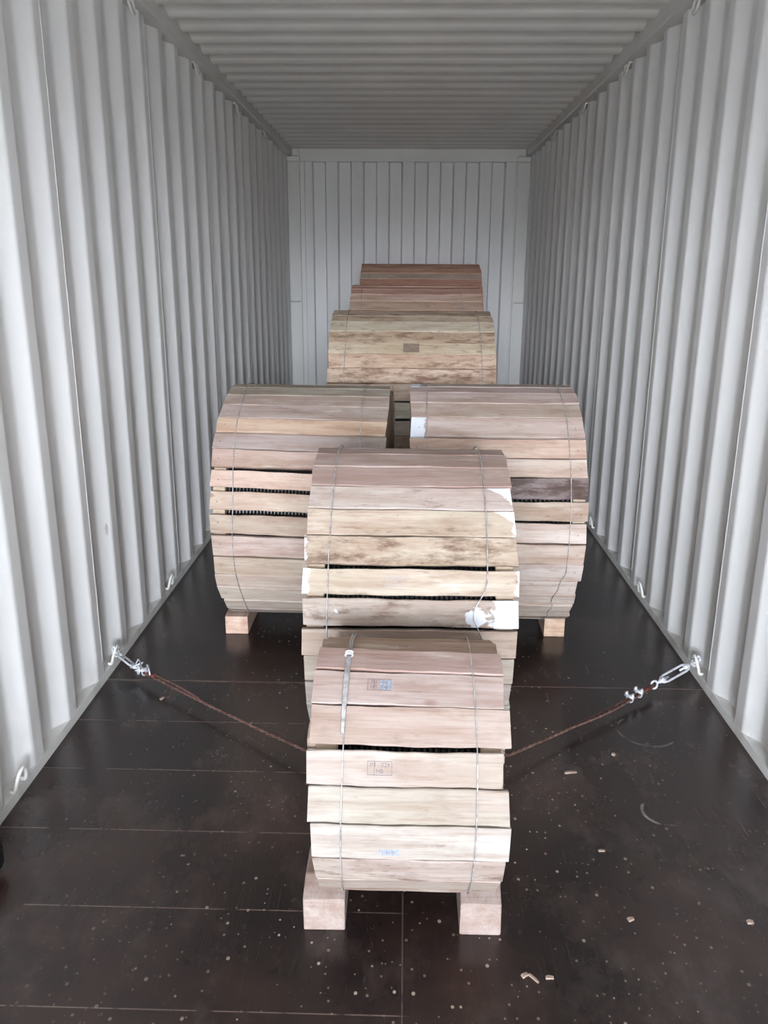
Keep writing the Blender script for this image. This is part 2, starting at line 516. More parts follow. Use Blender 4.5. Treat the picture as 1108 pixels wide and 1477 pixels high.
for s, ys in ((-1, (2.175, 3.03, 3.85)), (1, (3.03, 3.84, 4.98))):
    side = 'left' if s < 0 else 'right'
    for k, yy in enumerate(ys):
        o = bpy.data.objects.new('lashing_ring', RM[(s, False)]); COL.objects.link(o)
        o.location = (s * 1.172, yy, .034)
        tag(o, 'white steel lashing ring on the %s wall at floor level, %s from the viewer' % (side, ORD[k]), 'lashing ring', 'lashing rings along the floor')
for s in (-1, 1):
    bm = bmesh.new()
    z = 1.26
    add_tube(bm, [(-.045, 0, 0), (-.040, -.016, 0), (-.03, -.022, 0), (.03, -.022, 0), (.040, -.016, 0), (.045, 0, 0)], .006, 8)
    o = link('lashing_bar', finish(bm, 'lashing_bar', True), M_RING)
    o.location = (s * 1.122, END_Y - .012, z)
    tag(o, 'short horizontal lashing bar on the %s corner post of the end wall' % ('left' if s < 0 else 'right'), 'lashing bar', 'lashing bars on the end posts')

# ================================================================== CABLE DRUMS
PAL = dict(
    brown=(.70, .54, .43), tan=(.75, .62, .50), pinkb=(.75, .62, .56), pink=(.84, .74, .68), pale=(.88, .80, .74),
    cream=(.91, .86, .79), cream2=(.90, .82, .69), straw=(.89, .78, .63), orange=(.90, .79, .68), grey=(.80, .76, .71),
    green=(.77, .75, .68), dgrey=(.60, .56, .55), mud=(.76, .70, .63), dusk=(.73, .66, .60), red=(.84, .68, .60), redd=(.76, .59, .50))

def slat_mesh(L, w, t, r_out, rnd, paint=None, nails=False, flat=False):
    """board lying along X, tangential axis Y, outward Z (outer face near z=0)."""
    k = (r_out - t) / r_out
    b = .0022
    wo, wi = w / 2, w / 2 * k - .0005
    sec = [(-wi, -t), (0, -t), (wi, -t), (wo, -b * 1.3), (wo - b, 0), (wo * .45, .0), (0, .0), (-wo * .45, .0), (-wo + b, 0), (-wo, -b * 1.3)]
    nx = max(10, int(L / .022))
    ph = [rnd.uniform(0, 6.3) for _ in range(6)]
    bow = 0.0 if flat else rnd.uniform(-.0022, .0022)
    bm = bmesh.new()
    lay = bm.verts.layers.float.new('paint')
    rows = []
    e0 = [rnd.uniform(-.0025, .0025) for _ in range(2)]
    for i in range(nx + 1):
        u = i / nx; x = (u - .5) * L
        wv = .0012 * math.sin(9 * u + ph[0]) + .0007 * math.sin(27 * u + ph[1])
        wv2 = .0012 * math.sin(8 * u + ph[2]) + .0007 * math.sin(31 * u + ph[3])
        zz = bow * (4 * u * (1 - u)) + (0 if flat else .0006) * math.sin(14 * u + ph[4])
        row = []
        for (y, z) in sec:
            yy = y + (wv if y > 0 else wv2) * (1 if abs(y) > w * .4 else 0)
            xx = x
            if i == 0: xx += e0[0] * y / wo
            if i == nx: xx += e0[1] * y / wo
            v = bm.verts.new((xx, yy, z + zz))
            v[lay] = paint(x, yy) if paint else 0.0
            row.append(v)
        rows.append(row)
    n = len(sec)
    for A, B in zip(rows, rows[1:]):
        for j in range(n):
            bm.faces.new((A[j], A[(j + 1) % n], B[(j + 1) % n], B[j]))
    bm.faces.new(rows[0][::-1]); bm.faces.new(rows[-1])
    # nail heads at both ends
    for sx in ((-1, 1) if nails else ()):
        for sy in ((-.02 + rnd.uniform(-.1, .1)),):
            cx = sx * (L / 2 - .028) + rnd.uniform(-.004, .004); cy = sy * w + rnd.uniform(-.004, .004)
            c = [bm.verts.new((cx + .0022 * math.cos(a * math.pi / 3), cy + .0022 * math.sin(a * math.pi / 3), .0012)) for a in range(6)]
            f = bm.faces.new(c); f.material_index = 1
    return finish(bm, 'slat')

def seg_paint(*specs):
    def f(x, y):
        v = 0.0
        for sp in specs:
            if sp[0] == 'r': v = max(v, .5 + (x - sp[1]) * 12)
            elif sp[0] == 'l': v = max(v, .5 + (sp[1] - x) * 12)
            elif sp[0] == 'tri': v = max(v, .5 + ((x - sp[1]) * .8 + (y - sp[2]) * .9) * 12)
            elif sp[0] == 'c': v = max(v, .5 + (sp[3] - math.hypot(x - sp[1], y - sp[2])) * 14)
        return max(0.0, min(1.0, v))
    return f

def ring_pts(R, n, xf, dr=0.0):
    out = []
    for i in range(n):
        a = 2 * math.pi * i / n
        ad = math.degrees(a)
        ad = ad if ad <= 180 else ad - 360
        r = R + (dr(ad) if callable(dr) else dr)
        out.append((xf(ad), -r * math.cos(a), R + r * math.sin(a)))
    return out

for _k in PAL: PAL[_k] = tuple(c for c in PAL[_k])
WOODK = .86
def soften(c):
    m = sum(c) / 3
    return (m + (c[0] - m) * .86 + .004, m + (c[1] - m) * .86 - .004, m + (c[2] - m) * .80 + .004)
T_SLAT = .022
def drum(label, Yc, R, hs, x0, x1, slats, wires, yaw=0.0, fill=('mud', 'dusk', 'grey'), gap=.25, dirt=.3, seed=1, group='timber lagged cable drums', skew=0.0, k=.845, nails=False):
    rnd = random.Random(seed)
    xm = (x0 + x1) / 2; L = x1 - x0
    root = empty('cable_drum', (xm, Yc, hs), math.radians(yaw))
    tag(root, label, 'cable drum', group)
    rf = R - .003 - T_SLAT - .0015
    # flanges
    for s in (-1, 1):
        bm = bmesh.new()
        xa, xb = sorted((s * (L / 2 - .004), s * (L / 2 - .052)))
        hole = R * .12
        add_lathe_x(bm, [(xa, hole), (xa, rf - .003), (xa + .003, rf), (xb - .003, rf), (xb, rf - .003), (xb, hole)], 72, R)
        # cross battens and hub plate on the outer face
        xo = s * (L / 2 - .004)
        add_box(bm, *sorted((xo, xo + s * .003)), -R * .62, R * .62, R - .05, R + .05) if False else None
        f = link('flange', finish(bm, 'flange'), M_WOOD, root)
        f.color = lin(PAL['mud'])[:3] + (.3,)
    # hub plate
    for s in (-1, 1):
        bm = bmesh.new()
        xa, xb = sorted((s * (L / 2 - .006), s * (L / 2 + .0)))
        add_lathe_x(bm, [(xa, R * .11), (xa, R * .24), (xb, R * .24), (xb, R * .11)], 32, R)
        link('hub_plate', finish(bm, 'hub_plate'), M_NAIL, root)
    # cable
    bm = bmesh.new()
    pc = .0135 if R < .5 else .017
    n = int((L - .108) / pc); rc = rf - .028
    prof = [(-L / 2 + .054, R * .13)]
    for i in range(n):
        xx = -L / 2 + .054 + (L - .108) * i / n; dx = (L - .108) / n
        prof += [(xx, rc - pc * .33), (xx + dx * .2, rc - pc * .06), (xx + dx * .5, rc), (xx + dx * .8, rc - pc * .06)]
    prof += [(L / 2 - .054, rc - pc * .33), (L / 2 - .054, R * .13)]
    add_lathe_x(bm, prof, 48, R)
    c = link('cable_winding', finish(bm, 'cable_winding', False), M_CABLE, root)
    # slats
    a_lo = slats[-1][1]; a_hi = slats[0][0]
    rem = a_lo - (a_hi - 360)
    pitch = math.degrees(.093 / R)
    n = max(1, round(rem / pitch)); p = rem / n
    alls = list(slats)
    a = a_lo
    for i in range(n):
        alls.append((a - gap * p * .12, a - p, rnd.choice(fill), dirt * rnd.uniform(.6, 1.3)))
        a -= p
    objs = []
    for i, s in enumerate(alls):
        a1, a0, ck, dt = s[:4]
        ex = s[4] if len(s) > 4 else {}
        am = math.radians((a1 + a0) / 2); half = math.radians((a1 - a0) / 2)
        ro = R - .003
        w = 2 * ro * math.tan(half) - .0006
        dl = ex.get('dl', (0, 0))
        LL = L + rnd.uniform(-.004, .003) + dl[1] - dl[0]
        me = slat_mesh(LL, w, T_SLAT, ro, rnd, ex.get('paint'), nails, ex.get('flat', False))
        o = link('slat', me, [M_WOOD, M_NAIL], root)
        rr = ro + ex.get('dr', rnd.uniform(0, .0022))
        o.rotation_mode = 'XYZ'
        tilt = ex.get('tilt', rnd.uniform(-.4, .4)); sk = ex.get('skew', skew + rnd.uniform(-.25, .25))
        m = Matrix.Translation((rnd.uniform(-.003, .003) + (dl[0] + dl[1]) / 2, -rr * math.cos(am), R + rr * math.sin(am))) @ \
            Matrix.Rotation(math.pi / 2 - am + math.radians(tilt), 4, 'X') @ Matrix.Rotation(math.radians(sk), 4, 'Z')
        o.matrix_local = m
        cc = soften(PAL[ck] if isinstance(ck, str) else ck)
        j = rnd.uniform(-.02, .02)
        o.color = lin(tuple(max(0, min(1, x * k + j)) for x in cc))[:3] + (min(1.0, dt),)  # per-drum factor: boards darker up front, lighter at the back, to even the daylight
        objs.append(o)
    # wires
    wo_ = []
    for wspec in wires:
        xf, dr = wspec[0], (wspec[1] if len(wspec) > 1 else None)
        bm = bmesh.new()
        base_dr = .0045
        pts = ring_pts(R, 120, (lambda ad, xf=xf: xf(ad) - xm), (lambda ad: base_dr + (dr(ad) if dr else 0)))
        add_tube(bm, pts, .0015 if R < .3 else .0016 if R < .55 else .0020, 6, closed=True)
        wo_.append(link('binding_wire', finish(bm, 'binding_wire', True), M_WIRE, root))
    return root, objs, wo_, R

def const(x): return lambda ad: x
def wob(x, amp, k, ph): return lambda ad: x + amp * math.sin(math.radians(ad) * k + ph)

def text_mark(parent_slat, x, y, txt, size, mat, box=None, name='stamp', z=.0007):
    bm = bmesh.new()
    for li, line in enumerate(txt):
        cu = bpy.data.curves.new('t', 'FONT'); cu.body = line; cu.size = size; cu.align_x = 'CENTER'; cu.align_y = 'CENTER'; cu.resolution_u = 2
        ob = bpy.data.objects.new('t', cu); COL.objects.link(ob)
        bpy.context.view_layer.update()
        me = bpy.data.meshes.new_from_object(ob.evaluated_get(bpy.context.evaluated_depsgraph_get()))
        me.transform(Matrix.Translation((x, y + size * .5 * (len(txt) - 1) - li * size, z)))
        bm.from_mesh(me)
        bpy.data.objects.remove(ob, do_unlink=True); bpy.data.curves.remove(cu); bpy.data.meshes.remove(me)
    if box:
        bw, bh, t = box
        for (a, b, c, d) in ((-bw, bw, bh - t, bh), (-bw, bw, -bh, -bh + t), (-bw, -bw + t, -bh, bh), (bw - t, bw, -bh, bh), (-bw * .45, -bw * .45 + t, -bh, bh)):
            vs = [bm.verts.new((x + p, y + q, z)) for p, q in ((a, c), (b, c), (b, d), (a, d))]
            bm.faces.new(vs)
    me = bpy.data.meshes.new('stamp'); bm.to_mesh(me); bm.free()
    return link(name, me, mat, parent_slat)

def patch(parent_slat, x, y, w, h, mat, name='stamp', z=.0004):
    bm = bmesh.new(); add_box(bm, x - w / 2, x + w / 2, y - h / 2, y + h / 2, z - .0007, z)
    return link(name, finish(bm, 'patch'), mat, parent_slat)

# ---- A : nearest, smallest
SA = [  # top and lower boards coloured lighter to offset the shade on them
    (128, 115.5, (.82, .66, .54), .3, dict(dl=(.02, -.02))),
    (114.5, 101.5, (.88, .75, .63), .15, dict(skew=-1.5, dr=.002, dl=(.006, -.004))),
    (101, 87, (.88, .76, .66), .15, dict(flat=True, skew=-1.6, dr=.003)),
    (86.5, 72, (.87, .75, .70), .1, dict(skew=-2.0, dr=.008, tilt=3.0, dl=(-.002, .006))),
    (71.5, 54.8, (.91, .83, .79), .35, dict(flat=True, skew=-1.2, dr=.003, tilt=1.8, dl=(-.008, .004))),
    (54.4, 37.6, 'pale', .45, dict(skew=-.4, dr=.003, tilt=1.2, dl=(-.008, .008))),
    (35.6, 21.3, (.92, .88, .84), .3, dict(flat=True, skew=-.2, dr=.001, tilt=.5, dl=(-.01, -.004))),
    (20.7, 5.2, (.87, .84, .79), .45, dict(skew=-.2, dr=.0, tilt=-.3, dl=(-.006, .004))),
    (4.8, -12.5, (.88, .87, .83), .4, dict(flat=True, skew=-.2, dr=.002, tilt=.4, dl=(-.002, .006))),
    (-13.2, -29, (.88, .82, .77), .7, dict(skew=.1, dr=.0, tilt=.2, dl=(0, .0))),
    (-30, -47, (.86, .80, .74), .5, dict(skew=0, dr=-.001, dl=(.004, -.004))),
]
rootA, oA, wA, RA = drum('smallest timber-lagged cable drum, nearest the viewer on two pale blocks', 1.775, .290, .121, -.193, .216, SA,
    [(lambda ad: -.130 + .004 * math.sin(math.radians(ad * 1.1)),), (wob(.153, .0015, 3, 0), lambda ad: .001)],
    seed=11, k=.782, dirt=.4, skew=-.2)
XM = (-.193 + .216) / 2
text_mark(oA[4], -.063, .008, ['IN - 04', 'HT  DB'], .0125, M_INK, (.026, .0145, .0011))
patch(oA[4], -.048, .008, .028, .024, M_BLUEINK, 'stamp')
text_mark(oA[6], -.052, .001, ['IN - 029', 'HB'], .0125, M_INK, (.026, .0145, .0011))
patch(oA[8], -.045, -.024, .042, .016, M_BLUEINK, 'stamp')
text_mark(oA[8], -.045, -.024, ['I  029 I'], .0105, M_INK, None)
text_mark(oA[2], -.024, -.004, ['TV  HMB'], .012, M_INK, None)
# doubled galvanised strainer on the left binding wire
bm = bmesh.new()
def arcp(a0, a1, n, x, dr):
    return [(x(i / n) if callable(x) else x, -(RA + dr) * math.cos(math.radians(a0 + (a1 - a0) * i / n)), RA + (RA + dr) * math.sin(math.radians(a0 + (a1 - a0) * i / n))) for i in range(n + 1)]
cx = -.130 - XM
for dx in (-.0045, -.0022, 0, .0022, .0045):
    add_tube(bm, arcp(83, 42, 16, (lambda u, dx=dx: cx + .003 + dx * (1 - .5 * u * u) - .003 * u), .0085), .0017, 6)
add_tube(bm, arcp(112, 83, 10, (lambda u: cx + .010 - .004 * u), .0085), .0016, 6)
add_tube(bm, arcp(112, 83, 10, (lambda u: cx + .003 - .002 * u), .0085), .0016, 6)
o = link('wire_strainer', finish(bm, 'wire_strainer', True), M_WIRE, rootA)
tag(o, 'flat doubled galvanised wire band with a twisted knot')
bm = bmesh.new()
for k in range(3):
    aa = 83.5 - k * 1.2
    c = Vector((cx + .003, -(RA + .010) * math.cos(math.radians(aa)), RA + (RA + .010) * math.sin(math.radians(aa))))
    add_tube(bm, [c + Vector((.009 * math.cos(t), 0, .004 * math.sin(t))) for t in [2 * math.pi * i / 12 for i in range(12)]], .0016, 6, closed=True)
link('wire_knot', finish(bm, 'wire_knot', True), M_ZINC, o)

# ---- B : second, straight behind
SB = [  # top boards coloured lighter to make up for the weak light above
    (96, 85, (.86, .76, .71), .25), (84.6, 73.6, (.87, .77, .72), .3, dict(tilt=.8)),
    (73.0, 62.0, (.86, .75, .70), .25, dict(tilt=1)),
    (61.4, 51.2, (.93, .87, .83), .6, dict(paint=seg_paint(('tri', .285, -.02)), tilt=1)),
    (50.6, 40.5, (.93, .86, .77), .6, dict(paint=seg_paint(('tri', .262, .012), ('r', .279)), tilt=1)),
    (40.0, 29.8, (.91, .84, .74), .85, dict(tilt=.7, dl=(-.002, .004), paint=seg_paint(('l', -.284)))),
    (28.4, 19.4, (.91, .86, .77), .5, dict(flat=True, dl=(-.003, .008), paint=seg_paint(('l', -.272), ('r', .284)))),
    (18.1, 8.7, (.88, .83, .77), .7, dict(dl=(-.006, .006), dr=.002, paint=seg_paint(('c', .178, -.012, .030), ('r', .225), ('c', -.206, .0, .010)))),
    (7.6, -2.3, (.88, .80, .73), .3, dict(dl=(-.008, .0))),
    (-2.7, -12.9, (.86, .83, .76), .35), (-13.3, -23.3, (.87, .83, .79), .3), (-23.8, -34.5, (.84, .84, .79), .4), (-35, -47, (.88, .85, .80), .3)]
def bx(ad):
    x = .221
    d = (ad - 13.5) / 6.0
    return x - .040 * math.exp(-d * d) - (.010 * math.exp(-((ad - 2) / 6.0) ** 2))
rootB, oB, wB, RB = drum('pale cable drum with white paint patches, right behind the smallest drum', 2.51, .455, .108, -.272, .299, SB,
    [(lambda ad: -.210 + .004 * math.sin(math.radians(ad * 1.3)), lambda ad: .004), (bx, lambda ad: .004 + .012 * math.exp(-((ad - 13) / 9.0) ** 2))], seed=22, k=.79, dirt=.3)
text_mark(oB[6], -.045, .002, ['IN - 02', 'HT'], .0115, M_BLUEINK, (.024, .0145, .0009))

# ---- C : left large
SCD = [  # lower boards coloured lighter to offset shade on the underside
    (94.3, 83.8, 'green', .5), (83.5, 73.2, (.76, .73, .66), .5),
    (72.6, 63.7, (.76, .69, .64), .3), (63.5, 54.5, (.77, .71, .67), .45),
    (54.1, 45.9, 'orange', .15), (45.4, 37.4, (.77, .71, .68), .35), (37.0, 28.6, 'pink', .25, dict(skew=-1.0)),
    (26.9, 19.2, (.88, .77, .69), .15, dict(skew=-1.1)), (17.4, 9.2, (.89, .81, .73), .15, dict(skew=-1.2)),
    (7.2, -1.5, (.80, .73, .65), .3, dict(skew=-.9)), (-2.4, -12.3, (.86, .78, .73), .2, dict(skew=-.6)),
    (-13.3, -22.8, (.87, .81, .73), .15), (-23.0, -31, (.88, .82, .75), .15), (-31.3, -42, (.89, .84, .77), .15), (-42.4, -54, (.90, .85, .78), .3)]
rootC, oC, wC, RC = drum('large cable drum standing against the left of the second row', 3.513, .498, .090, -.734, -.065, SCD,
    [(lambda ad: -.648 - .020 * max(0, (ad - 40) / 50.0) + .004 * math.sin(ad / 9), lambda ad: .0), (wob(-.165, .004, 3, 1),)], yaw=-1.6, seed=33, k=.88, nails=True, dirt=.25, skew=-.7)

# ---- D : right large
SDD = [  # underside boards lightened in colour against the shade there
    (93.3, 84.8, (.78, .73, .69), .4, dict(paint=seg_paint(('l', -.29)))), (84.5, 76.3, (.78, .71, .68), .35), (75.8, 66, (.82, .75, .71), .3), (65.8, 56, (.82, .75, .69), .35),
    (55.7, 44.7, (.85, .78, .74), .35, dict(paint=seg_paint(('l', -.275)))), (43.7, 34.6, (.88, .78, .70), .3), (34.2, 25.9, (.87, .80, .74), .4),
    (25.5, 16.4, 'dgrey', 1.0), (15.2, 6.9, (.79, .72, .64), .5), (6.0, -3.0, (.87, .82, .77), .3), (-3.5, -13.1, (.85, .78, .72), .35),
    (-13.3, -22.4, (.86, .81, .78), .5), (-22.7, -31.1, (.87, .82, .77), .4, dict(dl=(0, -.012))), (-31.4, -39.2, (.87, .82, .77), .4, dict(dl=(0, -.008))), (-39.6, -54, (.88, .83, .77), .4, dict(dl=(0, -.01)))]
def dxr(ad):
    return .615 - (.03 * min(1, max(0, (-18 - ad) / 12.0))) - .006 * math.sin(ad * .5) * (1 if ad < -20 else 0)
rootD, oD, wD, RD = drum('large cable drum with a blackened slat, right of the second row', 3.470, .5, .100, .017, .679, SDD,
    [(wob(.082, .003, 3, 2),), (dxr,)], seed=44, k=.88, nails=True, dirt=.35)

# ---- E : wide drum, stained slats
SE = [
    (92.5, 84, (.74, .66, .56), .7), (83.7, 75.4, (.73, .67, .58), .8), (75.2, 67.3, (.76, .70, .60), .7), (67.0, 57.9, (.79, .76, .67), .6), (57.6, 50.0, (.76, .68, .57), .8),
    (49.7, 42.4, (.80, .75, .64), .6), (42.0, 34.0, (.82, .72, .62), .75, dict(flat=True)), (33.7, 25.9, (.82, .73, .64), .9), (25.6, 17.0, (.74, .68, .60), .5),
    (16.2, 8.3, (.70, .70, .62), .3), (7.3, .0, (.70, .68, .62), .3), (-.3, -7.5, (.66, .60, .52), .8)]
rootE, oE, wE, RE = drum('wide blotchy cable drum in the middle, behind the side by side pair', 4.95, .617, .100, -.420, .477, SE,
    [(wob(-.335, .004, 2, 0),), (wob(.399, .003, 3, 1),)], seed=55, k=1.04, dirt=.5)
M_PATCH = plain('brown_patch', (.56, .49, .43), .8, 0, .05)
patch(oE[5], -.002, .0, .085, .062, M_PATCH, 'plug')

# ---- F, G : the two at the back
SF = [(91, 83, 'red', .3), (82.6, 75, (.84, .68, .60), .3), (74.6, 66.8, (.82, .67, .59), .4), (66.4, 58.6, (.86, .76, .68), .45), (58.2, 50.5, (.78, .68, .59), .5)]
rootF, oF, wF, RF = drum('brown slatted cable drum, second from the end wall', 6.25, .67, .117, -.395, .515, SF,
    [(wob(-.326, .01, 2, 0),), (wob(.384, .008, 3, 1),)], seed=66, k=1.04, dirt=.4, fill=('red', 'mud', 'tan'))
SG = [(93, 86, (.80, .64, .55), .4), (85.7, 78.5, (.76, .59, .49), .4), (78.2, 71, (.80, .64, .54), .6), (70.6, 63.5, (.78, .62, .52), .5)]
rootG, oG, wG, RG = drum('dark reddish cable drum at the very back, tallest in the row', 7.75, .75, .122, -.400, .635, SG,
    [(wob(-.33, .01, 2, 0),), (wob(.56, .008, 3, 1),)], seed=77, k=1.10, dirt=.4, fill=('redd', 'mud', 'red'))

# ================================================================== TIMBER BLOCKS
def block(x0, x1, y0, y1, hf, ht, col, label, group, seed, ramp=.05):
    rnd = random.Random(seed); ht -= .0045
    bm = bmesh.new()
    w = x1 - x0; d = y1 - y0
    poly = [(-d / 2, 0), (d / 2, 0), (d / 2, hf), (d / 2 - ramp, ht), (-d / 2 + ramp, ht), (-d / 2, hf)]
    add_prism(bm, poly, 'x', -w / 2, w / 2)
    bmesh.ops.bevel(bm, geom=list(bm.edges), offset=.003, segments=2, affect='EDGES', profile=.5)
    for v in bm.verts:
        v.co += Vector((rnd.uniform(-.0008, .0008), rnd.uniform(-.0008, .0008), rnd.uniform(0, .0006) if v.co.z > .01 else 0))
    o = link('timber_block', finish(bm, 'timber_block'), M_BLOCK)
    o.location = ((x0 + x1) / 2, (y0 + y1) / 2, 0)
    o.color = lin(col)[:3] + (.12,)
    tag(o, label, 'timber block', group)
    return o
BL = (.66, .605, .585)
block(-.238, -.137, 1.664, 1.886, .088, .1195, BL, 'pale square timber block under the left side of the nearest drum', 'blocks under the nearest drum', 1, .06)
block(.143, .242, 1.660, 1.890, .088, .1195, (.655, .60, .58), 'pale square timber block under the right side of the nearest drum', 'blocks under the nearest drum', 2, .06)
block(-.312, -.212, 2.395, 2.63, .080, .106, (.80, .74, .68), 'timber block under the left side of the white-patched second drum', 'blocks under the second drum', 3)
block(.240, .335, 2.395, 2.63, .080, .106, (.80, .74, .68), 'timber block under the right side of the white-patched second drum', 'blocks under the second drum', 4)
block(-.789, -.689, 3.376, 3.646, .083, .0885, (.85, .74, .68), 'pinkish timber block under the left end of the left large drum', 'blocks under the left large drum', 5, .03)
block(-.17, -.08, 3.376, 3.646, .083, .0885, (.80, .72, .66), 'timber block under the inner end of the left large drum', 'blocks under the left large drum', 6, .03)
block(.622, .712, 3.400, 3.55, .088, .0985, (.82, .72, .64), 'tan timber block under the right end of the right large drum', 'blocks under the right large drum', 7, .03)
block(.04, .13, 3.380, 3.55, .088, .0985, (.80, .72, .66), 'timber block under the inner end of the right large drum', 'blocks under the right large drum', 8, .03)
for (nm, yc, xa, xb, hh) in (('wide blotchy', 4.95, -.40, .40, .0985), ('second from back', 6.25, -.38, .42, .1155), ('rearmost', 7.75, -.38, .54, .1205)):
    for sd, xx in (('left', xa), ('right', xb)):
        block(xx, xx + .09, yc - .14, yc + .14, hh - .012, hh, (.76, .68, .61), 'timber block under the %s side of the %s drum' % (sd, nm), 'blocks under the %s drum' % nm, 9, .04)

# ================================================================== LASHING GEAR
def turnbuckle(s, label):
    """from the wall ring towards the middle of the floor."""
    A = Vector((s * 1.158, 3.015, .082)); B = Vector((s * .955, 2.885, .040)) if s > 0 else Vector((s * 1.035, 2.925, .045))
    root = empty('turnbuckle', (A.x, A.y, 0))
    tag(root, label, 'turnbuckle', 'turnbuckles on the floor rings')
    o0 = Vector((A.x, A.y, 0))
    d = (B - A); L = d.length; d.normalize()
    side = d.cross(Vector((0, 0, 1))).normalized()
    up = side.cross(d).normalized()
    P = lambda u, a=0, b=0: A + d * (u * L) + side * a + up * b - o0
    # hook over the ring
    bm = bmesh.new()
    add_tube(bm, [P(-.02, 0, .020), P(-.07, 0, .012), P(-.09, 0, 0), P(-.06, 0, -.012), P(0, 0, -.008), P(.08, 0, 0), P(.22, 0, 0)], .0055, 8)
    link('hook', finish(bm, 'hook', True), M_ZINC, root)
    # open frame
    bm = bmesh.new()
    for q in (-1, 1):
        add_tube(bm, [P(.18, 0, 0), P(.22, q * .010, q * .004), P(.30, q * .014, q * .006), P(.72, q * .014, q * .006), P(.80, q * .010, q * .004), P(.84, 0, 0)], .0045, 8)
    link('frame', finish(bm, 'frame', True), M_ZINC, root)
    bm = bmesh.new()
    for u0, u1 in ((.16, .30), (.72, .86)):
        add_tube(bm, [P(u0), P((u0 + u1) / 2), P(u1)], .010, 10, radii=[.007, .011, .008])
    link('nut', finish(bm, 'nut', True), M_ZINC, root)
    bm = bmesh.new()
    add_tube(bm, [P(.2), P(.40)], .0045, 8); add_tube(bm, [P(.66), P(.9)], .0045, 8)
    link('threaded_rod', finish(bm, 'threaded_rod', True), M_ZINC, root)
    bm = bmesh.new()
    n = 16
    add_tube(bm, [P(.98, .014 * math.cos(2 * math.pi * i / n) * .35, .017 * math.sin(2 * math.pi * i / n)) + d * (.012 * math.cos(2 * math.pi * i / n)) for i in range(n)], .0042, 8, closed=True)
    link('eye', finish(bm, 'eye', True), M_ZINC, root)
    return B
eR = turnbuckle(1, 'bright zinc turnbuckle hooked to the right wall ring')
eL = turnbuckle(-1, 'short zinc turnbuckle hooked to the left wall ring')

def clip(parent, c, d, name='rope_clip'):
    """U-bolt with saddle across the rope."""
    d = d.normalized(); side = d.cross(Vector((0, 0, 1))).normalized(); up = side.cross(d)
    bm = bmesh.new()
    for off in (-.004, ):
        add_tube(bm, [c + side * (-.013) + up * .026 + d * off, c + side * (-.013) + d * off] + [c + side * (-.013 * math.cos(t)) - up * (.013 * math.sin(t)) + d * off for t in (.5, 1.0, 1.57, 2.1, 2.6)] + [c + side * .013 + d * off, c + side * .013 + up * .026 + d * off], .0032, 6)
    me_c = c + up * .012
    add_tube(bm, [me_c - side * .019, me_c + side * .019], .0065, 8)
    for q in (-1, 1):
        add_tube(bm, [c + side * (q * .013) + up * .015, c + side * (q * .013) + up * .024], .0062, 6)
    link(name, finish(bm, name, True), M_ZINC, parent)

def rope(s, e, label):
    root = empty('wire_rope', (e.x, e.y, 0)); o0 = Vector((e.x, e.y, 0))
    tag(root, label, 'wire rope', 'wire ropes tied to the drums')
    near = Vector((s * (.345 if s > 0 else .312), 2.368, .052))
    d = (near - e)
    def lay(u, off=0.0, z=0.0):
        side = Vector((-d.y, d.x, 0)).normalized()
        p = e + d * u + side * off + Vector((0, 0, z)); return p - o0
    sg = -.012 if s > 0 else -.006
    def strand(pts, r):
        """two twisted strands"""
        bm = bmesh.new()
        P = [Vector(p) for p in pts]
        # resample
        out = []
        for a, b in zip(P, P[1:]):
            m = max(2, int((b - a).length / .006))
            out += [a.lerp(b, i / m) for i in range(m)]
        out.append(P[-1])
        for ph in (0, math.pi):
            q = []
            for i, c in enumerate(out):
                t = (out[min(i + 1, len(out) - 1)] - out[max(i - 1, 0)]).normalized()
                sd = t.cross(Vector((0, 0, 1))).normalized(); up = sd.cross(t)
                aa = i * .75 + ph
                q.append(c + sd * (math.cos(aa) * r * .5) + up * (math.sin(aa) * r * .5))
            add_tube(bm, q, r * .62, 6)
        return finish(bm, 'strand', True)
    n = 14
    main = [lay(i / n, 0, sg * math.sin(math.pi * i / n)) for i in range(n + 1)]
    hid = [Vector((s * .20, 2.372, .052)) - o0, Vector((0.02 * s, 2.374, .050)) - o0]
    link('strand', strand(main + hid, .0050), M_ROPE, root)
    uend = .62 if s > 0 else .40
    tail = [lay(0.0, .002, .004)]
    for i in range(1, 11):
        u = uend * i / 10
        off = (.014 if s > 0 else .010) * math.sin(math.pi * min(1, u / uend)) + .004
        tail.append(lay(u, off, .004 + sg * math.sin(math.pi * u)))
    link('strand', strand(tail, .0042), M_ROPE, root)
    # red sleeve by the eye
    bm = bmesh.new(); add_tube(bm, [lay(.02, .003), lay(.06, .004), lay(.105, .004)], .0078, 8)
    link('sleeve', finish(bm, 'sleeve', True), M_RED, root)
    for u in ((.13, .20) if s > 0 else (.04,)):
        clip(root, lay(u, .005, .002 + sg * math.sin(math.pi * u)), d)
    # frayed bright tie wire
    if s < 0:
        rnd = random.Random(5)
        bm = bmesh.new()
        for k in range(5):
            c = lay(-.03 + .03 * k, rnd.uniform(-.01, .01), .008)
            add_tube(bm, [c, c + Vector((rnd.uniform(-.02, .02), rnd.uniform(-.02, .02), rnd.uniform(.005, .025))), c + Vector((rnd.uniform(-.04, .04), rnd.uniform(-.03, .03), rnd.uniform(-.005, .03)))], .0036, 6)
        link('tie_wire', finish(bm, 'tie_wire', True), M_ZINC, root)
rope(1, eR, 'rusty clipped wire rope running from the right wall ring to the second drum')
rope(-1, eL, 'rusty wire rope running from the left wall ring to the second drum')

